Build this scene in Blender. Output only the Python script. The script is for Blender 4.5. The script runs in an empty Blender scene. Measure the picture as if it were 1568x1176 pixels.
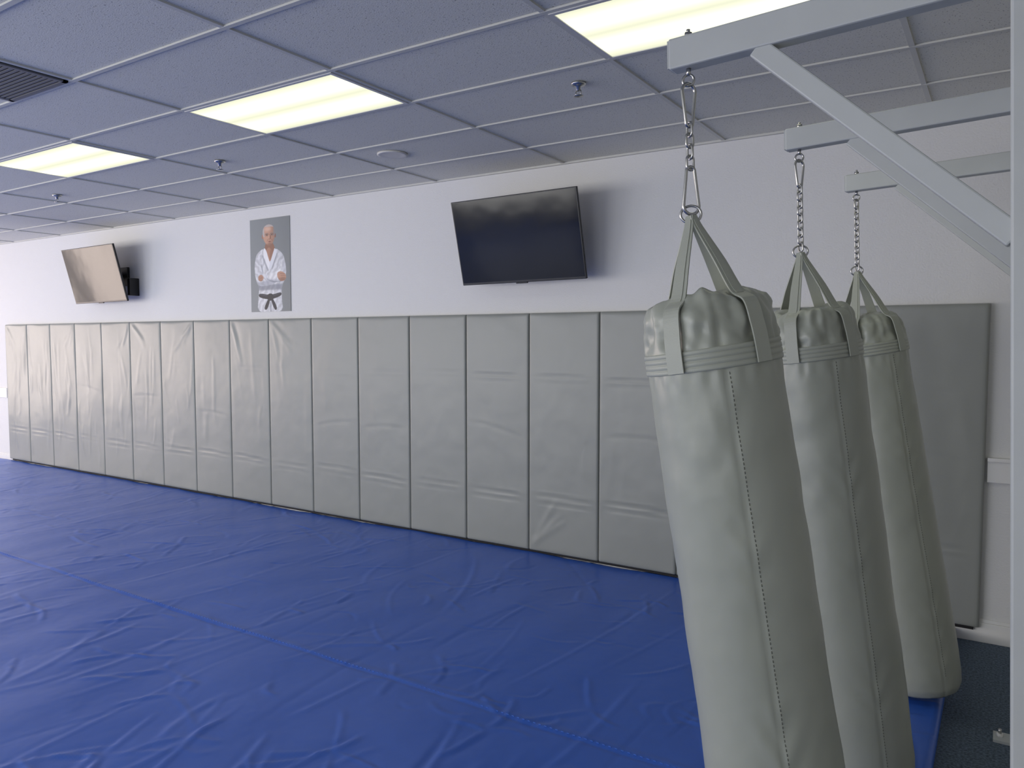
import bpy, bmesh, math, random
import numpy as np
from mathutils import Vector, Matrix, noise
random.seed(7)
rng = np.random.RandomState(5)
scene = bpy.context.scene
scene.view_settings.view_transform = 'Standard'
scene.view_settings.exposure = 0.06

EYE = 1.75
CEIL = 3.070
YW = 5.11      # north wall plane
XW, XE, YS = -15.0, 2.5, -3.5
MAT = 0.07

# ------------------------------------------------------------------ materials
def srgb(r, g, b):
    f = lambda c: (c/255/12.92) if c/255 <= .04045 else ((c/255+.055)/1.055)**2.4
    return (f(r), f(g), f(b), 1)

def mat(name, col, rough=.5, metal=0, spec=.5, bump=None, var=None, coat=0):
    """bump: list of (scale, strength, distance) ; var=(scale, amount)"""
    m = bpy.data.materials.new(name); m.use_nodes = True
    nt = m.node_tree; bs = nt.nodes['Principled BSDF']
    bs.inputs['Base Color'].default_value = col
    bs.inputs['Roughness'].default_value = rough
    bs.inputs['Metallic'].default_value = metal
    bs.inputs['Specular IOR Level'].default_value = spec
    bs.inputs['Coat Weight'].default_value = coat
    tc = nt.nodes.new('ShaderNodeTexCoord')
    prev = None
    for (sc, st, di) in (bump or []):
        n = nt.nodes.new('ShaderNodeTexNoise'); n.inputs['Scale'].default_value = sc
        n.inputs['Detail'].default_value = 1.5
        nt.links.new(tc.outputs['Object'], n.inputs['Vector'])
        b = nt.nodes.new('ShaderNodeBump'); b.inputs['Strength'].default_value = st
        b.inputs['Distance'].default_value = di
        nt.links.new(n.outputs['Fac'], b.inputs['Height'])
        if prev: nt.links.new(prev.outputs['Normal'], b.inputs['Normal'])
        prev = b
    if prev: nt.links.new(prev.outputs['Normal'], bs.inputs['Normal'])
    if var:
        n = nt.nodes.new('ShaderNodeTexNoise'); n.inputs['Scale'].default_value = var[0]
        n.inputs['Detail'].default_value = 2
        nt.links.new(tc.outputs['Object'], n.inputs['Vector'])
        mx = nt.nodes.new('ShaderNodeMix'); mx.data_type = 'RGBA'
        nt.links.new(n.outputs['Fac'], mx.inputs['Factor'])
        a = var[1]
        mx.inputs[6].default_value = (col[0]*(1-a), col[1]*(1-a), col[2]*(1-a), 1)
        mx.inputs[7].default_value = (min(1,col[0]*(1+a)), min(1,col[1]*(1+a)), min(1,col[2]*(1+a)), 1)
        nt.links.new(mx.outputs[2], bs.inputs['Base Color'])
    return m

M_wall = mat('wall_paint', srgb(219,219,218), .75, bump=[(90,.5,.004)])
M_trim = mat('trim_paint', srgb(226,226,224), .45)
M_carpet = mat('carpet', srgb(104,118,132), .95, spec=.1, bump=[(200,1,.01)], var=(90,1.0))
M_mat = mat('blue_vinyl', srgb(48,95,190), .36, spec=.6, bump=[(9,.3,.01)], var=(1.5,.06))
M_seam = mat('mat_seam', srgb(62,106,196), .5)
M_pad = mat('grey_vinyl', srgb(143,146,141), .36, bump=[(600,.1,.001),(5,.3,.02)], var=(2,.05))
M_dark = mat('dark_gap', srgb(25,25,28), .8)
M_bag = mat('bag_vinyl', srgb(161,165,153), .34, bump=[(14,.25,.01)], var=(3,.05))
M_strap = mat('strap_vinyl', srgb(166,170,158), .45, bump=[(300,.3,.001)])
M_stitch = mat('stitch_thread', srgb(95,98,90), .8)
M_steel = mat('painted_steel', srgb(186,190,189), .42, metal=.0, bump=[(25,.08,.003)], var=(8,.06))
M_chrome = mat('zinc_chain', srgb(185,185,182), .28, metal=1)
M_grid = mat('ceiling_grid', srgb(200,200,194), .6)
M_black = mat('black_plastic', srgb(14,14,16), .35)
M_screen = mat('tv_screen', srgb(5,7,12), .12, spec=.30, bump=[(3.2,.22,.012)])
M_vent = mat('vent_metal', srgb(105,106,110), .6)
M_white = mat('white_plastic', srgb(200,200,200), .5)

def ceil_mat():
    m = mat('ceiling_tile', srgb(219,218,209), .9, spec=.2, bump=[(170,.3,.003)])
    nt = m.node_tree; bs = nt.nodes['Principled BSDF']; tc = nt.nodes['Texture Coordinate']
    v = nt.nodes.new('ShaderNodeTexNoise'); v.inputs['Scale'].default_value = 120; v.inputs['Detail'].default_value = 1
    r = nt.nodes.new('ShaderNodeValToRGB')
    r.color_ramp.elements[0].position = .26; r.color_ramp.elements[0].color = srgb(150,149,142)
    r.color_ramp.elements[1].position = .36; r.color_ramp.elements[1].color = srgb(219,218,209)
    nt.links.new(tc.outputs['Object'], v.inputs['Vector']); nt.links.new(v.outputs['Fac'], r.inputs[0])
    nt.links.new(r.outputs[0], bs.inputs['Base Color'])
    return m
M_ceil = ceil_mat()

def lens_mat():
    m = bpy.data.materials.new('light_lens'); m.use_nodes = True
    nt = m.node_tree; nt.nodes.clear()
    o = nt.nodes.new('ShaderNodeOutputMaterial'); e = nt.nodes.new('ShaderNodeEmission')
    tc = nt.nodes.new('ShaderNodeTexCoord'); sp = nt.nodes.new('ShaderNodeSeparateXYZ')
    nt.links.new(tc.outputs['Object'], sp.inputs[0])
    a = nt.nodes.new('ShaderNodeMath'); a.operation = 'ABSOLUTE'; nt.links.new(sp.outputs['Y'], a.inputs[0])
    s = nt.nodes.new('ShaderNodeMath'); s.operation = 'SUBTRACT'; nt.links.new(a.outputs[0], s.inputs[0]); s.inputs[1].default_value = .13
    b = nt.nodes.new('ShaderNodeMath'); b.operation = 'ABSOLUTE'; nt.links.new(s.outputs[0], b.inputs[0])
    mr = nt.nodes.new('ShaderNodeMapRange'); nt.links.new(b.outputs[0], mr.inputs[0])
    mr.inputs[1].default_value = 0; mr.inputs[2].default_value = .15
    mr.inputs[3].default_value = 1.5; mr.inputs[4].default_value = .86
    mr.interpolation_type = 'SMOOTHSTEP'
    e.inputs['Color'].default_value = (.99, 1.0, .76, 1)
    nt.links.new(mr.outputs[0], e.inputs['Strength'])
    nt.links.new(e.outputs[0], o.inputs[0])
    return m
M_lens = lens_mat()

# ------------------------------------------------------------------ mesh builder
class B:
    def __init__(s): s.v=[]; s.f=[]; s.m=[]; s.mats=[]; s.sm=[]
    def mi(s, m):
        if m not in s.mats: s.mats.append(m)
        return s.mats.index(m)
    def add(s, vs, fs, m, smooth=False):
        o=len(s.v); k=s.mi(m)
        s.v += [tuple(v) for v in vs]
        for f in fs: s.f.append(tuple(i+o for i in f)); s.m.append(k); s.sm.append(smooth)
    def box(s, lo, hi, m, M=None, bev=0):
        x0,y0,z0=lo; x1,y1,z1=hi
        if bev<=0:
            vs=[(x0,y0,z0),(x1,y0,z0),(x1,y1,z0),(x0,y1,z0),(x0,y0,z1),(x1,y0,z1),(x1,y1,z1),(x0,y1,z1)]
            fs=[(0,3,2,1),(4,5,6,7),(0,1,5,4),(1,2,6,5),(2,3,7,6),(3,0,4,7)]
        else:
            bm=bmesh.new(); bmesh.ops.create_cube(bm,size=1)
            for v in bm.verts:
                v.co=Vector(((x0+x1)/2+v.co.x*(x1-x0),(y0+y1)/2+v.co.y*(y1-y0),(z0+z1)/2+v.co.z*(z1-z0)))
            bmesh.ops.bevel(bm,geom=bm.edges[:],offset=bev,segments=2,profile=.5,affect='EDGES')
            bm.verts.index_update()
            vs=[v.co.copy() for v in bm.verts]; fs=[[v.index for v in f.verts] for f in bm.faces]; bm.free()
        if M is not None: vs=[M@Vector(v) for v in vs]
        s.add(vs,fs,m)
    def tube(s, pts, r, m, closed=False, n=8, caps=True):
        pts=[Vector(p) for p in pts]; N=len(pts)
        up=None; vs=[]
        for i,p in enumerate(pts):
            if closed: t=(pts[(i+1)%N]-pts[i-1]).normalized()
            else: t=(pts[min(i+1,N-1)]-pts[max(i-1,0)]).normalized()
            if up is None:
                a=Vector((0,0,1)) if abs(t.z)<.9 else Vector((1,0,0))
                up=(a-t*a.dot(t)).normalized()
            else: up=(up-t*up.dot(t)).normalized()
            w=t.cross(up)
            rr=r[i] if hasattr(r,'__len__') else r
            for k in range(n):
                a=2*math.pi*k/n; vs.append(p+up*math.cos(a)*rr+w*math.sin(a)*rr)
        fs=[]
        for i in range(N if closed else N-1):
            j=(i+1)%N
            for k in range(n):
                fs.append((i*n+k,i*n+(k+1)%n,j*n+(k+1)%n,j*n+k))
        if not closed and caps:
            fs.append(tuple(range(n-1,-1,-1))); fs.append(tuple((N-1)*n+k for k in range(n)))
        s.add(vs,fs,m,True)
    def ribbon(s, pts, wd, widths, th, m):
        pts=[Vector(p) for p in pts]; N=len(pts); vs=[]; fs=[]
        for i,p in enumerate(pts):
            t=(pts[min(i+1,N-1)]-pts[max(i-1,0)]).normalized()
            w=Vector(wd[i]); w=(w-t*w.dot(t)).normalized(); nn=t.cross(w)
            h=widths[i]/2
            vs += [p-w*h-nn*th/2,p+w*h-nn*th/2,p+w*h+nn*th/2,p-w*h+nn*th/2]
        for i in range(N-1):
            for k in range(4):
                a=i*4+k; b=i*4+(k+1)%4; fs.append((a,b,b+4,a+4))
        fs += [(3,2,1,0),tuple((N-1)*4+k for k in range(4))]
        s.add(vs,fs,m)
    def obj(s, name, origin=(0,0,0), parent=None):
        o=Vector(origin)
        me=bpy.data.meshes.new(name)
        me.from_pydata([(v[0]-o.x,v[1]-o.y,v[2]-o.z) for v in s.v],[],s.f)
        for m in s.mats: me.materials.append(m)
        me.polygons.foreach_set('material_index',s.m)
        me.polygons.foreach_set('use_smooth',s.sm)
        me.update()
        bm=bmesh.new(); bm.from_mesh(me); bmesh.ops.recalc_face_normals(bm,faces=bm.faces[:]); bm.to_mesh(me); bm.free()
        ob=bpy.data.objects.new(name,me); ob.location=o
        scene.collection.objects.link(ob)
        if parent: ob.parent=parent
        return ob

def grid_faces(nx,ny,o=0):
    i,j=np.meshgrid(np.arange(nx-1),np.arange(ny-1),indexing='ij')
    a=(i*ny+j).ravel()+o
    return np.stack([a,a+ny,a+ny+1,a+1],1)

# ------------------------------------------------------------------ room shell
b=B(); b.box((XW-.2,YS-.2,-.1),(XE+.2,YW+.2,0),M_carpet); b.obj('floor')
b=B(); b.box((XW-.2,YW,0),(XE+.2,YW+.15,CEIL+.2),M_wall); b.obj('wall_north')
b=B(); b.box((XE,YS,0),(XE+.15,YW,CEIL+.2),M_wall); b.obj('wall_east')
b=B(); b.box((XW-.2,YS-.2,CEIL+.012),(XE+.2,YW+.2,CEIL+.16),M_ceil); b.obj('ceiling')

# south wall with storefront windows
wins=[(-13.6,-10.6),(-10.0,-7.0),(-6.4,-3.4),(-2.8,-.2)]
Z0,Z1=.35,2.65
b=B()
b.box((XW,YS-.15,0),(XE,YS,Z0),M_wall); b.box((XW,YS-.15,Z1),(XE,YS,CEIL+.2),M_wall)
xs=[XW]+[v for w in wins for v in w]+[XE]
for k in range(0,len(xs),2): b.box((xs[k],YS-.15,Z0),(xs[k+1],YS,Z1),M_wall)
b.obj('wall_south')
wwest=[(-2.6,-.5),(-.25,1.85),(2.1,4.2)]
b=B()
b.box((XW-.15,YS,0),(XW,YW,Z0),M_wall); b.box((XW-.15,YS,Z1),(XW,YW,CEIL+.2),M_wall)
ysx=[YS]+[v for w in wwest for v in w]+[YW]
for k in range(0,len(ysx),2): b.box((XW-.15,ysx[k],Z0),(XW,ysx[k+1],Z1),M_wall)
b.obj('wall_west')
M_frame=mat('alu_frame',srgb(150,150,150),.4,metal=.6)
def winframe(name,a0,a1,axis):
    b=B(); t=.05
    def bx(p0,p1,z0,z1):
        if axis=='x': b.box((p0,YS-.12,z0),(p1,YS-.04,z1),M_frame)
        else: b.box((XW-.12,p0,z0),(XW-.04,p1,z1),M_frame)
    bx(a0,a1,Z0,Z0+t); bx(a0,a1,Z1-t,Z1); bx(a0,a0+t,Z0+t,Z1-t); bx(a1-t,a1,Z0+t,Z1-t)
    mid=(a0+a1)/2; bx(mid-t/2,mid+t/2,Z0+t,Z1-t)
    b.obj(name)
for i,(a0,a1) in enumerate(wins): winframe('window_%d'%(i+1),a0,a1,'x')
for i,(a0,a1) in enumerate(wwest): winframe('window_%d'%(i+5),a0,a1,'y')

# trims on north wall
b=B(); b.box((-.06,YW-.022,.935),(XE,YW,1.07),M_trim,bev=.004); b.box((-.06,YW-.034,1.055),(XE,YW,1.078),M_trim,bev=.004); b.obj('trim_1')
b=B(); b.box((XW,YW-.022,.935),(-11.72,YW,1.07),M_trim,bev=.004); b.obj('trim_2')
b=B(); b.box((XW,YW-.016,0),(XE,YW,.115),M_trim,bev=.003); b.box((XW,YW-.010,.115),(XE,YW,.135),M_trim,bev=.003); b.obj('baseboard_north')
b=B(); b.box((XE-.016,YS,0),(XE,YW-.02,.12),M_trim); b.obj('baseboard_east')

# ------------------------------------------------------------------ ceiling grid
xg0=-1.004+.6096   # module line
xl=[xg0-1.2192*k for k in range(-3,13)]; xl=[x for x in xl if XW<x<XE]
yl=[2.735+.6096*k for k in range(-12,5)]; yl=[y for y in yl if YS<y<YW-.02]
b=B()
for x in xl: b.box((x-.012,YS,CEIL+.003),(x+.012,YW,CEIL+.012),M_grid)
for y in yl: b.box((XW,y-.012,CEIL+.002),(XE,y+.012,CEIL+.011),M_grid)
b.box((XW,YW-.022,CEIL-.002),(XE,YW,CEIL+.012),M_grid)
b.obj('ceiling_grid')
def troffer(cx,cy):
    b=B(); hx,hy=.5976,.2928; fw=.018
    z=CEIL-.002
    b.box((-hx,-hy,z),(hx,-hy+fw,z+.014),M_white); b.box((-hx,hy-fw,z),(hx,hy,z+.014),M_white)
    b.box((-hx,-hy+fw,z),(-hx+fw,hy-fw,z+.014),M_white); b.box((hx-fw,-hy+fw,z),(hx,hy-fw,z+.014),M_white)
    b.add([(-hx+fw,-hy+fw,z+.004),(-hx+fw,hy-fw,z+.004),(hx-fw,hy-fw,z+.004),(hx-fw,-hy+fw,z+.004)],[(0,1,2,3)],M_lens)
    o=b.obj('ceiling_light_panel'); o.location=(cx,cy,0)
for k in range(-1,5):
    for cy in (3.04,3.04-.6096*6):  # second row is added out of view to help illuminate the room
        cx=-1.004-2.4384*k
        if XW+1<cx<XE-.7: troffer(cx,cy)
# return air grille
b=B(); gx1=-4.066-.012; gx0=gx1-.585; gy1=2.125-.012; gy0=gy1-.585
b.box((gx0,gy0,CEIL+.004),(gx1,gy1,CEIL+.0118),M_dark)
for k in range(22):
    y=gy0+.02+k*(gy1-gy0-.04)/21
    b.box((gx0+.02,y-.004,CEIL-.002),(gx1-.02,y+.010,CEIL+.004),M_vent)
for lo,hi in (((gx0,gy0),(gx1,gy0+.025)),((gx0,gy1-.025),(gx1,gy1)),((gx0,gy0),(gx0+.025,gy1)),((gx1-.025,gy0),(gx1,gy1))):
    b.box((lo[0],lo[1],CEIL-.004),(hi[0],hi[1],CEIL+.004),M_vent)
b.obj('ceiling_air_vent')
b=B(); b.box((gx0-.024,gy0,CEIL),(gx0,gy1,CEIL+.012),M_grid); b.obj('trim_3')
def lathe(b,prof,c,m,n=24):
    vs=[];fs=[]
    for (r,z) in prof:
        for k in range(n):
            a=2*math.pi*k/n; vs.append((c[0]+r*math.cos(a),c[1]+r*math.sin(a),c[2]+z))
    for i in range(len(prof)-1):
        for k in range(n): fs.append((i*n+k,i*n+(k+1)%n,(i+1)*n+(k+1)%n,(i+1)*n+k))
    fs.append(tuple(range(n))); fs.append(tuple((len(prof)-1)*n+k for k in range(n)))
    b.add(vs,fs,m,True)
for (x,y) in ((-1.90,3.575),(-4.95,3.65),(-7.36,3.68)):
    b=B(); c=(x,y,CEIL)
    lathe(b,[(.040,.008),(.040,.002),(.030,-.006),(.014,-.010),(.012,-.03),(.009,-.032)],c,M_chrome)
    b.tube([(x-.012,y,CEIL-.028),(x-.017,y,CEIL-.042),(x-.004,y,CEIL-.056)],.003,M_chrome)
    b.tube([(x+.012,y,CEIL-.028),(x+.017,y,CEIL-.042),(x+.004,y,CEIL-.056)],.003,M_chrome)
    lathe(b,[(.006,-.053),(.026,-.055),(.026,-.058),(.006,-.060)],c,M_chrome)
    b.obj('fire_sprinkler',origin=c)
b=B(); lathe(b,[(.108,.010),(.108,-.000),(.100,-.003),(.085,.000),(.05,.000)],(-3.73,4.19,CEIL),mat('speaker_paint',srgb(212,210,203),.8),40); b.obj('ceiling_speaker')

# ------------------------------------------------------------------ floor mat with creases
XR=-.19
xs=[XR-.0]
while xs[-1]>-14.9:
    step=.0105+ .0020*(abs(xs[-1])) ; xs.append(xs[-1]-step)
xs[-1]=-14.97; xs=np.array(xs)
ys=[-3.4,-2.5,-1.5,-.6,0,.3,.5]; y=.65
while y<5.085: ys.append(y); y+=.0085+.0015*max(0,y-1)
ys=np.array(ys)
Xg,Yg=np.meshgrid(xs,ys,indexing='ij')
Z=np.zeros_like(Xg)
def ridge(X,Y,x0,y0,x1,y1,w,h,curve=0.0,asym=0):
    L=math.hypot(x1-x0,y1-y0); tx,ty=(x1-x0)/L,(y1-y0)/L
    s=(X-x0)*tx+(Y-y0)*ty; d=-(X-x0)*ty+(Y-y0)*tx
    d=d-curve*np.sin(np.pi*np.clip(s/L,0,1))
    e=np.clip(s/L,0,1); fade=np.clip(np.minimum(e,1-e)*5,0,1)
    return h*fade*(np.exp(-(d/w)**2) - .35*np.exp(-((d-2.2*w)/(1.6*w))**2)*asym)
def addr(x0,y0,x1,y1,w,h,c):
    m=.12+abs(c)
    ix=np.where((xs>min(x0,x1)-m)&(xs<max(x0,x1)+m))[0]; iy=np.where((ys>min(y0,y1)-m)&(ys<max(y0,y1)+m))[0]
    if len(ix)<2 or len(iy)<2: return
    sl=(slice(ix[0],ix[-1]+1),slice(iy[0],iy[-1]+1))
    Z[sl]+=ridge(Xg[sl],Yg[sl],x0,y0,x1,y1,w,h,c,1)
def crease(n,ang,sd,l0,l1,h0,h1):
    for _ in range(n):
        u=rng.rand(); x0=-.2-12.3*u**1.2; y0=rng.uniform(.7,5.0)
        a=math.radians(rng.normal(ang,sd)); L=rng.uniform(l0,l1)
        w=rng.uniform(.007,.017)+.0008*abs(x0)
        addr(x0,y0,x0+L*math.cos(a),y0+L*math.sin(a),w,rng.uniform(h0,h1)*rng.choice([1,1,1,-.6]),rng.normal(0,.05))
crease(150,94,16,.4,1.8,.0015,.0050)
crease(190,78,32,.12,.6,.0015,.0048)
crease(90,5,30,.12,.5,.0015,.004)
for _ in range(95):      # crumple stars
    u=rng.rand(); cx=-.4-11*u**1.2; cy=rng.uniform(.9,4.9); n_=rng.randint(3,6); a0=rng.uniform(0,6.28)
    for q in range(n_):
        a=a0+q*6.28/n_+rng.normal(0,.35); L=rng.uniform(.1,.42)
        addr(cx,cy,cx+L*math.cos(a),cy+L*math.sin(a),rng.uniform(.008,.014)+.0006*abs(cx),rng.uniform(.002,.005),rng.normal(0,.015))
for x0 in (-1.5,-3.3,-4.9,-6.6,-8.2,-9.9):
    Z+=ridge(Xg,Yg,x0+.2,.6,x0-.1,2.7,.012,.0025,.05,1)
    Z+=ridge(Xg,Yg,x0-.5,2.85,x0-.3,5.0,.012,.0025,-.05,1)
Z+=.005*np.sin(Xg*1.7+np.sin(Yg*2.1)*1.2)*np.sin(Yg*1.3+Xg*.4)
Z+=.0025*np.sin(Xg*5.3+Yg*2.2+np.sin(Yg*3.0))
Z+=.0014*np.sin(Xg*13.3-Yg*3.2+2*np.sin(Yg*2.0+Xg))
Z+= -.004*np.exp(-((Yg-2.76)/.010)**2)+.003*np.exp(-((Yg-2.79)/.02)**2)
nx,ny=len(xs),len(ys)
Zt=MAT+Z
edge=np.clip((XR-Xg)/.02,0,1); Zt=Zt*edge+(MAT-.012)*(1-edge)
V=np.stack([Xg.ravel(),Yg.ravel(),Zt.ravel()],1)
F=grid_faces(nx,ny)
def skirt(idx,V,F):
    base=len(V); low=V[idx].copy(); low[:,2]=.002
    V=np.vstack([V,low]); n=len(idx)
    q=np.stack([idx[:-1],idx[1:],base+np.arange(1,n),base+np.arange(n-1)],1)
    return V,np.vstack([F,q])
V,F=skirt(np.arange(ny),V,F)
V,F=skirt(np.arange(nx)*ny,V,F); V,F=skirt(np.arange(nx)*ny+ny-1,V,F); V,F=skirt((nx-1)*ny+np.arange(ny),V,F)
def npmesh(name,V,F,mats,smooth=True):
    me=bpy.data.meshes.new(name)
    me.vertices.add(len(V)); me.vertices.foreach_set('co',V.astype(np.float32).ravel())
    me.loops.add(F.size); me.loops.foreach_set('vertex_index',F.astype(np.int32).ravel())
    me.polygons.add(len(F)); me.polygons.foreach_set('loop_start',(np.arange(len(F))*4).astype(np.int32))
    me.polygons.foreach_set('loop_total',np.full(len(F),4,np.int32))
    me.polygons.foreach_set('use_smooth',np.full(len(F),smooth))
    me.update(calc_edges=True); me.validate()
    for m in mats: me.materials.append(m)
    bm=bmesh.new(); bm.from_mesh(me); bmesh.ops.recalc_face_normals(bm,faces=bm.faces[:]); bm.to_mesh(me); bm.free()
    ob=bpy.data.objects.new(name,me); scene.collection.objects.link(ob); return ob
matobj=npmesh('martial_arts_floor_mat',V,F,[M_mat])
if matobj.data.polygons[100].normal.z<0: matobj.data.flip_normals()
b=B(); x=-.3
while x>-9:
    b.box((x-.012,2.775,MAT+.0025),(x,2.778,MAT+.0060),M_seam); x-=.028
b.obj('seam_stitches',parent=matobj)

# ------------------------------------------------------------------ wall pads
PW=.6096
def pad(i):
    r=np.random.RandomState(100+i)
    x1=-.07-PW*i-.002; x0=x1-PW+.004; z0=.088; z1=1.955
    nx,nz=38,112
    u=np.concatenate([[0,.004,.012,.025],np.linspace(.045,.955,nx),[.975,.988,.996,1]])
    w=np.concatenate([[0,.0015,.004,.008],np.linspace(.014,.986,nz),[.992,.996,.9985,1]])
    U,W=np.meshgrid(u,w,indexing='ij'); X=x0+U*(x1-x0); Zz=z0+W*(z1-z0)
    eu=np.minimum(U,1-U)*PW; ew=np.minimum(W,1-W)*(z1-z0)
    def rnd(e,R=.016):
        e=np.clip(e,0,R); return R-np.sqrt(np.maximum(R*R-(R-e)**2,0))
    D=rnd(eu)+rnd(ew)
    bul=-.004*np.sin(np.pi*U)*1.0
    H=np.zeros_like(U)
    px,pz=U*PW,Zz
    amp=.3+1.2*min(1,max(0,(i-8)/8))
    zz=1.47+r.normal(0,.01); k_=.9 if i in (3,4,5) else .25
    H-=ridge(px,pz,.03,zz,.58,zz+r.normal(0,.006),.007,.0045*k_,.003,1); H-=ridge(px,pz,.03,zz-.05,.58,zz-.05,.007,.003*k_,0,1)
    zz=.52+r.normal(0,.012)
    st=.0048 if r.rand()<.7 else .0025
    H-=ridge(px,pz,.02,zz+.02,.59,zz+r.normal(0,.01),.008,st,.006,1); H-=ridge(px,pz,.03,zz-.035,.58,zz-.045,.008,st*.7,.004,1)
    if r.rand()<.5: H-=ridge(px,pz,.03,.98+r.normal(0,.1),.57,.98+r.normal(0,.1),.012,.0015,.02,1)
    for _ in range(int(2+7*amp)):
        xa=r.uniform(.05,.55); za=r.uniform(.15,1.3); L=r.uniform(.25,.9)
        H+=ridge(px,pz,xa,za,np.clip(xa+r.normal(0,.08),.03,.58),min(za+L,1.9),r.uniform(.014,.03),r.uniform(.001,.0035)*amp,r.normal(0,.02),1)
    if i>=9 and r.rand()<.6 or i in (1,4,9):
        c=r.choice([0,1]); top=r.choice([0,1])
        if i==9: c,top=0,1
        if i in (1,4): c,top=0,0
        xa=.03 if c==0 else .58; za=1.93 if top else .12
        for k in range(3):
            ang=math.radians(r.uniform(35,75)); L=r.uniform(.25,.5)
            H+=ridge(px,pz,xa,za,xa+(1 if c==0 else -1)*L*math.cos(ang),za+(-1 if top else 1)*L*math.sin(ang),.02,.003,.01,1)
    H+=.0028*amp*np.sin(pz*(3+r.rand()*3)+r.rand()*6)*np.sin(px*9+r.rand()*6)
    fade=np.clip(eu/.03,0,1)*np.clip(ew/.03,0,1)
    Y=5.063+D+bul*fade-H*fade*1.0
    V=np.stack([X.ravel(),Y.ravel(),Zz.ravel()],1); NX,NZ=U.shape
    F=grid_faces(NX,NZ)
    def sk(idx,V,F):
        base=len(V); low=V[idx].copy(); low[:,1]=YW-.002
        V=np.vstack([V,low]); n=len(idx)
        return V,np.vstack([F,np.stack([idx[:-1],idx[1:],base+np.arange(1,n),base+np.arange(n-1)],1)])
    for idx in (np.arange(NZ),(NX-1)*NZ+np.arange(NZ),np.arange(NX)*NZ,np.arange(NX)*NZ+NZ-1): V,F=sk(idx,V,F)
    n0=len(V); V=np.vstack([V,[[x0,YW-.002,z0],[x1,YW-.002,z0],[x1,YW-.002,z1],[x0,YW-.002,z1]]]); F=np.vstack([F,[[n0,n0+1,n0+2,n0+3]]])
    return npmesh('padded_wall_panel',V,F,[M_pad])
for i in range(19): pad(i)
b=B(); b.box((-11.6,5.08,.071),(-.1,5.093,.086),M_dark); b.obj('pad_gap_shade')  # dark strip standing in for the shade in the gap under the pads

# ------------------------------------------------------------------ TVs
def tv(cx,bracket):
    w,h,t=1.10,.648,.035
    top=Vector((cx,4.745,EYE+1.063)); bot=Vector((cx+.005,4.90,EYE+.430))
    zc=(top-bot).normalized(); xc=Vector((1,0,0)); xc=(xc-zc*xc.dot(zc)).normalized(); yc=zc.cross(xc).normalized()
    if yc.y<0: yc=-yc
    c=(top+bot)/2
    M=Matrix((( xc.x,yc.x,zc.x,c.x),(xc.y,yc.y,zc.y,c.y),(xc.z,yc.z,zc.z,c.z),(0,0,0,1)))
    b=B()
    b.box((-w/2,0,-h/2),(w/2,.022,h/2),M_black,M,bev=.004)
    b.box((-w/2+.010,-.0012,-h/2+.018),(w/2-.010,.002,h/2-.010),M_screen,M)
    b.box((-w*.36,.02,-h*.42),(w*.36,.058,h*.12),M_black,M,bev=.008)
    b.box((-.05,-.002,-h/2-.008),(.05,.015,-h/2+.002),M_black,M,bev=.002)
    b.box((-.24,.058,-.11),(-.20,.085,.20),M_black,M); b.box((.20,.058,-.11),(.24,.085,.20),M_black,M)
    b.box((-.26,.075,-.03),(.26,.10,.03),M_black,M)
    zc_=c.z
    b.box((cx-.26,YW-.03,zc_-.12),(cx+.26,YW-.001,zc_+.10),M_black,bev=.004)
    b.box((cx-.05,4.93,zc_-.04),(cx+.05,YW-.02,zc_+.04),M_black)
    if bracket: b.box((cx+.40,4.99,zc_-.24),(cx+.45,YW-.001,zc_-.04),M_black,bev=.005)
    b.obj('wall_mounted_television',origin=c)
tv(-3.085,False); tv(-8.90,True)

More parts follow.
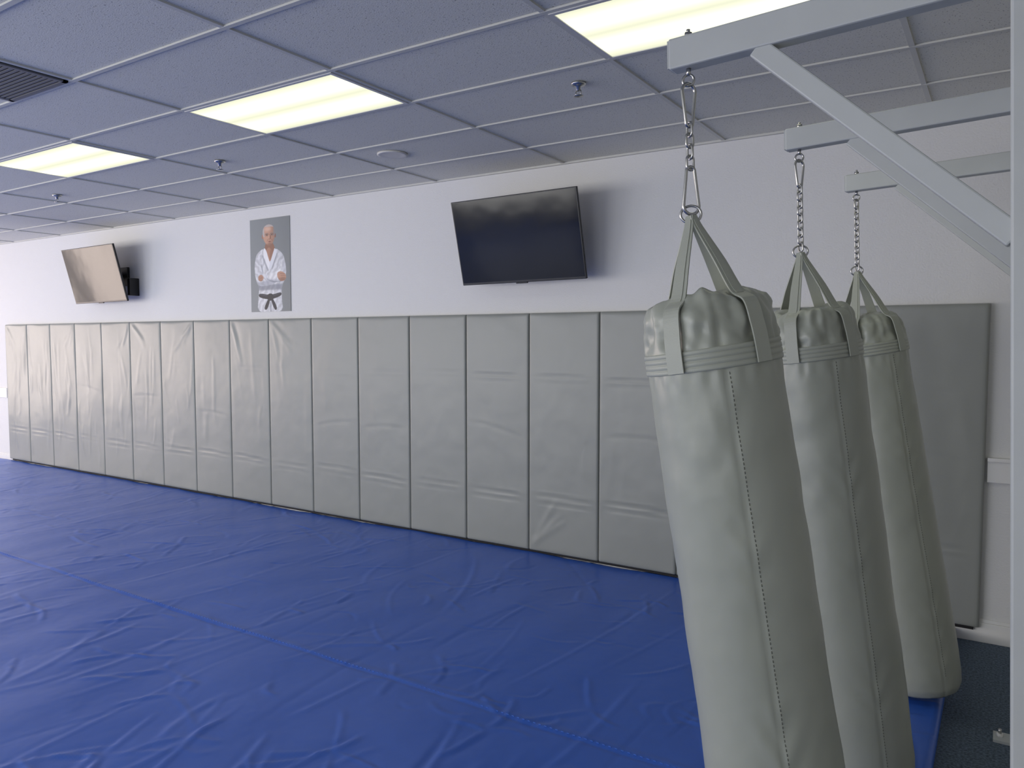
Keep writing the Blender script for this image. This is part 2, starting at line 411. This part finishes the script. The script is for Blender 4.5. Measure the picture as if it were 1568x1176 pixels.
# ------------------------------------------------------------------ poster (printed photograph of a karate master)
PX0,PX1=-6.465,-5.875; PZ1=EYE+1.205; PZ0=EYE+.28
def poster():
    W,H=190,452
    gx,gy=np.meshgrid(np.linspace(0,60,W),np.linspace(0,143,H),indexing='ij')
    lin=lambda c: np.array(srgb(*c)[:3])
    IM=np.zeros((W,H,3)); IM[:]=lin((134,139,140))
    IM*= (1.10-.22*(gx/60))[...,None]*(1.04-.10*(gy/143))[...,None]
    rs=np.random.RandomState(3)
    def blur(a,s):
        if s<=0: return a
        r=int(3*s)+1; k=np.exp(-.5*(np.arange(-r,r+1)/s)**2); k/=k.sum()
        p=np.pad(a,r,mode='edge')
        p=np.apply_along_axis(lambda v:np.convolve(v,k,'valid'),0,p)
        return np.apply_along_axis(lambda v:np.convolve(v,k,'valid'),1,p)
    def chaikin(pts,n):
        pts=[np.array(p,float) for p in pts]
        for _ in range(n):
            q=[]
            for i in range(len(pts)):
                a,c=pts[i],pts[(i+1)%len(pts)]; q+=[a*.75+c*.25,a*.25+c*.75]
            pts=q
        return pts
    def mask(pts,s=.8,n=2):
        pts=chaikin(pts,n); m=np.zeros((W,H),bool)
        for i in range(len(pts)):
            (xa,ya),(xb,yb)=pts[i],pts[(i+1)%len(pts)]
            if ya==yb: continue
            c=((ya>gy)!=(yb>gy))&(gx<(xb-xa)*(gy-ya)/(yb-ya)+xa); m^=c
        return blur(m.astype(float),s)
    def paint(m,col,op=1.0):
        nonlocal IM
        c=col if isinstance(col,np.ndarray) and col.ndim==3 else lin(col)[None,None,:]
        IM=IM*(1-m[...,None]*op)+c*(m*op)[...,None]
    def ell(cx,cy,rx,ry,s=.8):
        return blur((((gx-cx)/rx)**2+((gy-cy)/ry)**2<1).astype(float),s)
    N=blur(rs.rand(W,H),5); N=(N-N.mean())/N.std()
    fold=np.sin((gx*.75+gy*.34)*1.1+N*.9)*.5+.5
    fold2=np.sin((-gx*.62+gy*.42)*1.2+N*.9)*.5+.5
    def cloth(base,f,lo=.70):
        c=np.zeros((W,H,3)); c[:]=lin(base); c*=(lo+(1-lo)*f)[...,None]; return c
    body=[(21,45),(13,50),(8,57),(6.5,76),(8,92),(13,104),(11.5,120),(9.5,146),(49,146),(46.5,122),(47,104),(52,95),(53,78),(51.5,60),(46,52),(38,46),(33,58),(29,66),(25,58)]
    paint(mask([(23,36),(35,36),(39,52),(31,68),(22,54)],.8),(150,108,88))
    paint(mask([(25,46),(31,44),(33,58),(29,66),(25,56)],1.5),(182,138,114),.8)
    mb=mask(body,.8); paint(mb,cloth((226,227,230),fold,.72))
    paint(mb*np.clip((gx-38)/16,0,1),(150,154,164),.55); paint(mb*np.clip((12-gx)/6,0,1),(170,172,180),.5)
    paint(mask([(24.5,48),(36,48),(33,60),(29.5,68),(26,58)],.8),(176,132,108)); paint(mask([(30,48),(36,48),(33,60),(30,67)],1.2),(140,100,82),.6)
    paint(mask([(21,44),(24.5,48),(27.5,60),(31.5,74),(28,80),(23.5,66),(19.5,55)],.7),(240,240,242)); paint(mask([(37.5,45),(35.5,52),(31.5,64),(27.5,78),(31.5,78),(36.5,64),(40.5,53)],.7),(224,226,231))
    paint(mask([(19,55),(23,66),(28,80),(27,82),(21,68),(18,57)],.8),(150,153,162),.7); paint(mask([(40.5,53),(37,64),(32,78),(33.4,79),(38.2,65),(41.6,55)],.8),(140,143,153),.7)
    paint(mb*blur(((gy>101)&(gy<110)).astype(float),3),(120,124,136),.75)
    armL=[(7,64),(11,57),(16,66),(18.5,84),(30,87),(43,83),(46,90),(43,97),(27,103),(12,103.5),(8,94),(6,78)]
    m=mask(armL,.7); paint(m,cloth((224,225,229),fold2,.74)); paint(m*blur((gy>97-.12*(gx-12)).astype(float),3),(150,154,165),.6)
    paint(mask([(17,66),(20,84),(19,86),(16,74)],.9),(130,134,144),.6)
    armR=[(50.5,61),(53.5,73),(54,87),(50,95),(41,97),(27,94),(23.5,88),(33,84),(45,80),(46,68)]
    m=mask(armR,.7); paint(mask([(p[0]-.6,p[1]+2.2) for p in armR],1.6)*mb,(120,124,136),.55); paint(m,cloth((238,238,240),fold,.76)); paint(m*blur((gx>48).astype(float),3),(160,163,173),.5)
    paint(m*blur((gy>92+.03*gx).astype(float),2),(160,163,173),.5)
    hand=[(40.5,83),(47.5,82),(52.5,86),(54.2,92),(51,97),(45,97.5),(40.5,91)]
    m=mask(hand,.7); paint(m,(190,146,122)); paint(m*blur((gy>92).astype(float),2.5),(132,92,74),.6)
    for k in range(4): paint(mask([(44.5+.6*k,85.3+2.8*k),(53.3-.5*k,86.5+2.6*k),(53.3-.5*k,87.1+2.6*k),(44.5+.6*k,85.9+2.8*k)],.5,1),(118,80,64),.9)
    m=mask([(11.5,87),(17,85),(20.5,90),(18,96),(11.5,95)],.7); paint(m,(184,140,116))
    for k in range(3): paint(mask([(12,88.6+2.4*k),(18.4,89+2.4*k),(18.4,89.6+2.4*k),(12,89.2+2.4*k)],.5,1),(120,84,68),.8)
    paint(mask([(12,113.5),(30,118),(46.5,113),(46.8,119.5),(30,125),(11.8,121)],.7),(34,35,42)); paint(mask([(12,115),(30,119.5),(46.5,114.5),(46.5,115.6),(30,120.6),(12,116)],.6),(78,80,92),.7)
    paint(mask([(25,115.5),(34,115),(35,126),(25,126.5)],.7),(28,29,35))
    paint(mask([(26,123),(30,124),(24.5,141),(19,139)],.7),(30,31,38)); paint(mask([(30,124),(34,123),(40.5,139),(36,142)],.7),(36,37,45))
    paint(mask([(29,128),(31,128),(31.4,146),(28.6,146)],1.1),(130,134,144),.7)
    head=[(19.5,20),(21,14),(25,10.2),(30,9.5),(35,11.6),(37.8,18),(38,28),(36.2,36),(32.2,41.8),(28,42.3),(23.5,38),(20.4,31)]
    paint(ell(19.6,27.5,1.5,3.6),(172,126,104)); paint(ell(38.5,27.5,1.1,3.2),(136,96,78))
    m=mask(head,.7); sk=np.zeros((W,H,3)); sk[:]=lin((196,152,128))
    sh=np.clip(1.10-.035*np.maximum(0,gx-26)-.010*np.maximum(0,gy-30),.45,1.2); sk*=sh[...,None]; paint(m,sk)
    paint(m*ell(27,16.5,5,3,4),(226,194,174),.7)
    # short white-grey hair at the sides and crown
    paint(m*blur((gx<22.0+.05*(gy-18)).astype(float)*((gy<28)&(gy>12)),1.2),(186,184,182),.9); paint(m*blur((gx>35.7).astype(float)*((gy<27)&(gy>12)),1.2),(140,138,138),.9)
    paint(m*blur((gy<13.0+.012*(gx-28)**2).astype(float),1.3),(190,187,184),.8)
    for cx in (26,33.4): paint(ell(cx,25,2.9,2.0,2),(132,94,76),.75)
    for (xa,xb) in ((23.4,28.2),(31,35.8)):
        paint(mask([(xa,23),(xb,22.3),(xb,23.3),(xa,24.1)],.6,1),(140,132,126),.9)
    for cx in (26,33.4):
        paint(ell(cx,25.8,1.7,.75,.6),(205,195,188),.6); paint(ell(cx+.1,25.8,.8,.8,.5),(44,32,28),.95); paint(mask([(cx-2,25.3),(cx,24.6),(cx+2,25.4),(cx,25.1)],.4,1),(70,48,40),.9)
    paint(mask([(30.3,25),(31.4,25),(32.6,31),(30.6,32.3),(30,30)],1),(128,88,70),.8); paint(mask([(28.8,25),(30,25),(30,31),(28.8,31)],1.2),(220,180,158),.7)
    paint(mask([(28,31.4),(30,32.6),(32.4,31.4),(30.4,32)],.6,1),(92,58,48),.9)
    paint(mask([(27,31.5),(25.6,35.5),(26.2,35.5),(27.6,32)],.8,1),(140,98,80),.7); paint(mask([(33.2,31.5),(34.8,35.5),(34.2,35.5),(32.8,32)],.8,1),(110,76,62),.7)
    paint(mask([(27,35.6),(30,35),(33.4,35.6),(30,36.4)],.5,1),(118,66,58),.95); paint(ell(30,38,2.5,.6,1.2),(120,84,70),.6)
    paint(m*blur((gy>39.3).astype(float),2),(110,76,62),.5)
    X=PX0+gx/60*(PX1-PX0); Zz=PZ1-gy/143*(PZ1-PZ0)
    V=np.stack([X.ravel(),np.full(W*H,YW-.006),Zz.ravel()],1)
    me=bpy.data.meshes.new('print'); F=grid_faces(W,H)
    me.vertices.add(len(V)); me.vertices.foreach_set('co',V.astype(np.float32).ravel())
    me.loops.add(F.size); me.loops.foreach_set('vertex_index',F.astype(np.int32).ravel())
    me.polygons.add(len(F)); me.polygons.foreach_set('loop_start',(np.arange(len(F))*4).astype(np.int32)); me.polygons.foreach_set('loop_total',np.full(len(F),4,np.int32))
    me.update(calc_edges=True)
    at=me.color_attributes.new('print_colour','FLOAT_COLOR','POINT')
    col=np.concatenate([np.clip(IM,0,1).reshape(-1,3),np.ones((W*H,1))],1)
    at.data.foreach_set('color',col.astype(np.float32).ravel())
    mt=mat('poster_print',(.5,.5,.5,1),.5); nd=mt.node_tree.nodes.new('ShaderNodeVertexColor'); nd.layer_name='print_colour'
    mt.node_tree.links.new(nd.outputs['Color'],mt.node_tree.nodes['Principled BSDF'].inputs['Base Color'])
    me.materials.append(mt)
    if me.polygons[0].normal.y>0: me.flip_normals()
    pr=bpy.data.objects.new('print',me); scene.collection.objects.link(pr)
    b=B(); b.box((PX0,YW-.0055,PZ0),(PX1,YW-.0005,PZ1),mat('poster_board',srgb(134,139,140),.6)); bd=b.obj('karate_master_poster')
    pr.parent=bd
poster()

# ------------------------------------------------------------------ bag rack
P0=Vector((-.75,1.93,EYE+.695))
RM=Matrix.Translation(P0)@Matrix.Rotation(math.radians(-2.8),4,'Z')@Matrix.Rotation(math.radians(-1.8),4,'Y')
ARMY=[0,1.03,2.0]; AL=.740; H=.078; Wd=.050
def rack():
    b=B()
    for k,y in enumerate(ARMY):
        b.box((0,y-Wd/2,0),(AL,y+Wd/2,H),M_steel,RM,bev=.005)
        b.box((-.004,y-Wd/2+.004,.004),(.0,y+Wd/2-.004,H-.004),M_steel,RM)
        c=RM@Vector((.045,y,H)); b.tube([c,c+Vector((0,0,.012))],.010,M_chrome,n=6); b.tube([c+Vector((0,0,.012)),c+Vector((0,0,.02))],.005,M_chrome)
        a=Vector((.225,y,.004)); e=Vector((AL+.01,y,-.51)); d=(e-a); Lb=d.length; d.normalize()
        nz=Vector((-d.z,0,d.x)) ; ny=Vector((0,1,0))
        BM=RM@Matrix(((d.x,ny.x,nz.x,a.x),(d.y,ny.y,nz.y,a.y),(d.z,ny.z,nz.z,a.z),(0,0,0,1)))
        b.box((0,-.021,-.024),(Lb,.021,.024),M_steel,BM,bev=.004)
        post_top=RM@Vector((AL+.038,y,0)); ln=post_top.z/math.cos(math.radians(1.8))
        b.box((AL,y-.038,-ln+.012),(AL+.076,y+.038,H+.03),M_steel,RM,bev=.006)
        pb=RM@Vector((AL+.038,y,-ln))
        b.box((pb.x-.19,pb.y-.045,.0),(pb.x+.12,pb.y+.045,.012),M_steel)
        b.tube([(pb.x-.165,pb.y,.01),(pb.x-.165,pb.y,.026)],.014,M_trim,n=6); b.tube([(pb.x-.165,pb.y,.026),(pb.x-.165,pb.y,.045)],.007,M_chrome)
    b.box((AL+.076,-.1,H-.076+.02),(AL+.126,ARMY[2]+.1,H+.02),M_steel,RM,bev=.005)
    b.box((AL+.076,-.1,-2.3),(AL+.126,ARMY[2]+.1,-2.22),M_steel,RM,bev=.005)
    b.obj('punching_bag_rack',origin=(0,3,0))
rack()

# ------------------------------------------------------------------ bags
FR=Vector((.316,-.949,0)); RT=Vector((.949,.316,0))
def stadium(c,ax,side,L,W,n=10):
    pts=[]
    for k in range(n+1):
        a=-math.pi/2+math.pi*k/n; pts.append(c+ax*(L/2-W/2+math.cos(a)*W/2)+side*(math.sin(a)*W/2))
    for k in range(n+1):
        a=math.pi/2+math.pi*k/n; pts.append(c-ax*(L/2-W/2)+ax*math.cos(a)*W/2+side*(math.sin(a)*W/2))
    return pts
def pear(c,ax,side,L,W1,W2,n=12):
    pts=[]
    for k in range(n+1):
        a=-math.pi/2+math.pi*k/n; pts.append(c+ax*(L/2-W1/2+math.cos(a)*W1/2)+side*(math.sin(a)*W1/2))
    for k in range(n+1):
        a=math.pi/2+math.pi*k/n; pts.append(c-ax*(L/2-W2/2)+ax*math.cos(a)*W2/2+side*(math.sin(a)*W2/2))
    return pts
def bag(k,lean,seam_az,seed,kind,RS):
    b=B()
    piv=RM@Vector((.045,ARMY[k],0))
    apex=piv+Vector((.012,.002,-.380))
    d=Vector((lean[0],lean[1],-1)).normalized()
    e1=(FR-d*FR.dot(d)).normalized(); e2=d.cross(e1).normalized()
    if e2.dot(RT)<0: e2=-e2
    R=.180*RS
    T=apex+d*.202     # top centre of body
    tilt=math.acos(-d.z)
    L=(T.z-MAT-.004-(R-.045)*math.sin(tilt))/math.cos(tilt)
    seam=math.radians(seam_az)
    straps=[math.radians(a) for a in (-30,42,150,222)]
    top=[(0,.0),(.001,.06),(.004,.112),(.010,.138),(.022,.154),(.045,.166),(.080,.172),(.115,.176),(.14,.178),(.2,.179),(.5,.181),(1.0,.183),(1.4,.188)]
    bot=[(L-.10,.186),(L-.05,.181),(L-.022,.167),(L-.008,.142),(L-.001,.10),(L,.0)]
    ptsP=top+bot
    def prof(s):
        for i in range(len(ptsP)-1):
            if ptsP[i][0]<=s<=ptsP[i+1][0]:
                t=(s-ptsP[i][0])/max(1e-9,ptsP[i+1][0]-ptsP[i][0]); return (ptsP[i][1]*(1-t)+ptsP[i+1][1]*t)*RS
        return 0
    ss=list(np.concatenate([[0,.0003,.0006,.001,.0025,.004,.007,.010,.016,.022,.030,.038],np.arange(.046,L-.10,.009),np.linspace(L-.10,L-.022,10),[L-.015,L-.008,L-.004,L-.001,L]]))
    n=168; vs=[]
    def disp(s,ph):
        p=Vector((math.cos(ph)*.18,math.sin(ph)*.18,s))+Vector((seed*3.1,0,0))
        dr=.0028*noise.noise(p*5)+.0010*noise.noise(p*14)
        ds=(ph-seam+math.pi)%(2*math.pi)-math.pi
        if s>.185:
            dr-= .0035*math.exp(-(ds/.025)**2)
            puck=math.exp(-abs(ds)/.26)*(1-math.exp(-abs(ds)/.03))
            q=s*50+ds*(14 if ds>0 else -14)+3*noise.noise(Vector((0,seed,s*3)))
            a_=max(0,noise.noise(Vector((seed,2,s*4)))+.26)
            dr+= .0040*puck*math.sin(q)*a_
            w=noise.noise(Vector((math.cos(ph)*1.5+seed,math.sin(ph)*1.5,s*9+ .8*math.sin(ph*2))))
            dr+= .004*w*math.exp(-((s-.45)/.4)**2)
            dr+= .0018*math.exp(-((s-.205)/.03)**2)*math.sin(22*ph+3*noise.noise(Vector((ph,seed,0))))
        if s<.15:
            g=min(1,(s+.012)/.03)*min(1,(.155-s)/.03)
            dr+= g*(.004*math.sin(13*ph+seed+4*noise.noise(Vector((math.cos(ph)*2,math.sin(ph)*2,s*9+seed))))+.009*noise.noise(p*16)+.006*noise.noise(p*34))
            for a in straps:
                dd=(ph-a+math.pi)%(2*math.pi)-math.pi
                dr-= g*.008*math.exp(-(dd/.22)**2)
            dr-= g*.005*math.exp(-(ds/.06)**2)
        return dr
    for s in ss:
        r0=prof(s)
        for j in range(n):
            ph=2*math.pi*j/n
            r=r0; ax=0
            if r0>.02:
                f=min(1,r0/.12); r=r0+disp(s,ph)*f
                if s<.06:
                    q=Vector((math.cos(ph)*r0,math.sin(ph)*r0,seed*.3))
                    ax=(-.022*noise.noise(q*14)-.014*noise.noise(q*34))*f*max(0,1-s/.06)
            vs.append(T+d*(s+ax)+e1*(math.cos(ph)*r)+e2*(math.sin(ph)*r))
    fs=[]
    for i in range(len(ss)-1):
        for j in range(n): fs.append((i*n+j,i*n+(j+1)%n,(i+1)*n+(j+1)%n,(i+1)*n+j))
    b.add(vs,fs,M_bag,True)
    # band
    vs=[]
    sb=.136
    steps=[(0,0),(0,.005),(.004,.0065),(.0115,.0065),(.013,.0040),(.0145,.0065),(.025,.0065),(.0265,.0040),(.028,.0065),(.0395,.0065),(.041,.0040),(.0425,.0065),(.050,.0065),(.054,.005),(.054,0)]
    for (o,t) in steps:
        for j in range(n):
            ph=2*math.pi*j/n; r=prof(sb+o)+disp(sb+.045,ph)*.6+t-.001 if t>0 else prof(sb+o)-.004
            vs.append(T+d*(sb+o)+e1*(math.cos(ph)*r)+e2*(math.sin(ph)*r))
    fs=[]
    for i in range(len(steps)-1):
        for j in range(n): fs.append((i*n+j,i*n+(j+1)%n,(i+1)*n+(j+1)%n,(i+1)*n+j))
    b.add(vs,fs,M_strap,True)
    s=.20
    while s<L-.12:
        ph=seam+.012/.18; r=prof(s)+disp(s,ph)+.0004; r2=prof(s+.006)+disp(s+.006,ph)+.0004
        p=T+d*s+e1*(math.cos(ph)*r)+e2*(math.sin(ph)*r); q=T+d*(s+.006)+e1*(math.cos(ph)*r2)+e2*(math.sin(ph)*r2)
        b.tube([p,q],.0010,M_stitch,n=4)
        s+=.011
    # straps
    for i,a in enumerate(straps):
        dirv=e1*math.cos(a)+e2*math.sin(a); tang=-e1*math.sin(a)+e2*math.cos(a)
        def pt(s,ex):
            return T+d*s+dirv*(prof(s)+ex)
        ctrl=[apex+dirv*.008+d*-.004, apex+dirv*.022+d*.03, apex+dirv*.082*RS+d*.125, pt(.006,.007), pt(.035,.008), pt(.09,.009), pt(.136,.010), pt(.188,.011)]
        P=[]; Wd_=[]; Wt=[]
        wid=[.020,.026,.038,.043,.044,.044,.044,.044]
        cc=[ctrl[0]]+ctrl+[ctrl[-1]]
        for m_ in range(len(ctrl)-1):
            for t in np.linspace(0,1,7)[:-1]:
                p0,p1,p2,p3=cc[m_],cc[m_+1],cc[m_+2],cc[m_+3]
                P.append(.5*((2*p1)+(p2-p0)*t+(2*p0-5*p1+4*p2-p3)*t*t+(3*p1-p0-3*p2+p3)*t**3))
                Wt.append(wid[m_]*(1-t)+wid[m_+1]*t); Wd_.append(tang)
        P.append(ctrl[-1]); Wt.append(wid[-1]); Wd_.append(tang)
        b.ribbon(P,Wd_,Wt,.004,M_strap)
        b.ribbon([p+dirv*.003 for p in P[3:20]],Wd_[3:20],[w*.55 for w in Wt[3:20]],.003,M_strap)
    c=apex+d*-.008
    b.tube([c+RT*(.026*math.cos(t))+Vector((0,0,1))*(.022*math.sin(t)) for t in [2*math.pi*q/24 for q in range(24)]],.0035,M_chrome,closed=True)
    b.tube([piv+Vector((0,0,.0)),piv+Vector((0,0,-.018))],.006,M_chrome)
    c=piv+Vector((0,0,-.030))
    b.tube([c+RT*(.014*math.cos(t))+Vector((0,0,1))*(.014*math.sin(t)) for t in [2*math.pi*q/20 for q in range(20)]],.0035,M_chrome,closed=True)
    A=piv+Vector((0,0,-.038)); E=apex+Vector((0,0,.012))
    ax=(A-E).normalized(); tot=(A-E).length
    s1=RT; s2=ax.cross(RT).normalized()
    p=A.copy()
    def carab(L_,flip,sd):
        nonlocal p
        c=p-ax*(L_/2)
        b.tube(pear(c,ax if flip else -ax,sd,L_,.022,.042 if L_>.07 else .024),.0044,M_chrome,closed=True)
        p=p-ax*(L_-.008)
    if kind==0: La,Lb=.110,.122
    elif kind==1: La,Lb=.100,.0
    else: La,Lb=.045,.0
    carab(La,False,(s1*.75+s2*.66).normalized())
    rem=(p-E).length-(Lb-.008 if Lb else 0)
    nl=max(3,round((rem-.008)/.0255)); pitch=(rem)/nl; LL=pitch+.0085
    for q in range(nl):
        sd=(s1 if q%2 else s2)*.8+(s2 if q%2 else -s1)*.6
        c=p-ax*(pitch*q+LL/2-.004)
        b.tube(stadium(c,ax,sd.normalized(),LL,.021),.0034,M_chrome,closed=True,n=7)
    p=p-ax*(rem-.004)
    if Lb: carab(Lb,True,(s1*.9+s2*.4).normalized())
    org=T+d*L
    b.obj('heavy_punching_bag',origin=org)
bag(0,(.148,.06),8,1,0,.945)
bag(1,(.130,.06),14,2,1,.925)
bag(2,(.166,.05),20,3,2,.90)

# ------------------------------------------------------------------ lights
def area(name,loc,rot,sx,sy,e,col):
    l=bpy.data.lights.new(name,'AREA'); l.shape='RECTANGLE'; l.size=sx; l.size_y=sy; l.energy=e; l.color=col
    o=bpy.data.objects.new(name,l); o.location=loc; o.rotation_euler=rot; scene.collection.objects.link(o)
for i,(a0,a1) in enumerate(wins):
    area('window_daylight',((a0+a1)/2,YS-.2,1.5),(math.radians(90),0,0),a1-a0,2.3,[150,140,100,35][i],(1,.98,.95))
for i,(a0,a1) in enumerate(wwest):
    area('window_daylight_west',(XW-.2,(a0+a1)/2,1.5),(math.radians(90),0,math.radians(-90)),a1-a0,2.3,[120,115,85][i],(1,.82,.72))
w=bpy.data.worlds.new('World'); scene.world=w; w.use_nodes=True
w.node_tree.nodes['Background'].inputs[0].default_value=(.85,.9,1,1); w.node_tree.nodes['Background'].inputs[1].default_value=1.0

# ------------------------------------------------------------------ camera
cd=bpy.data.cameras.new('camera'); cam=bpy.data.objects.new('camera',cd); scene.collection.objects.link(cam)
cam.location=(0,0,EYE); cam.rotation_euler=(math.radians(90-3.34),0,math.radians(32.88))
cd.sensor_width=36; cd.lens=36*1165/1568; cd.clip_start=.02
scene.camera=cam
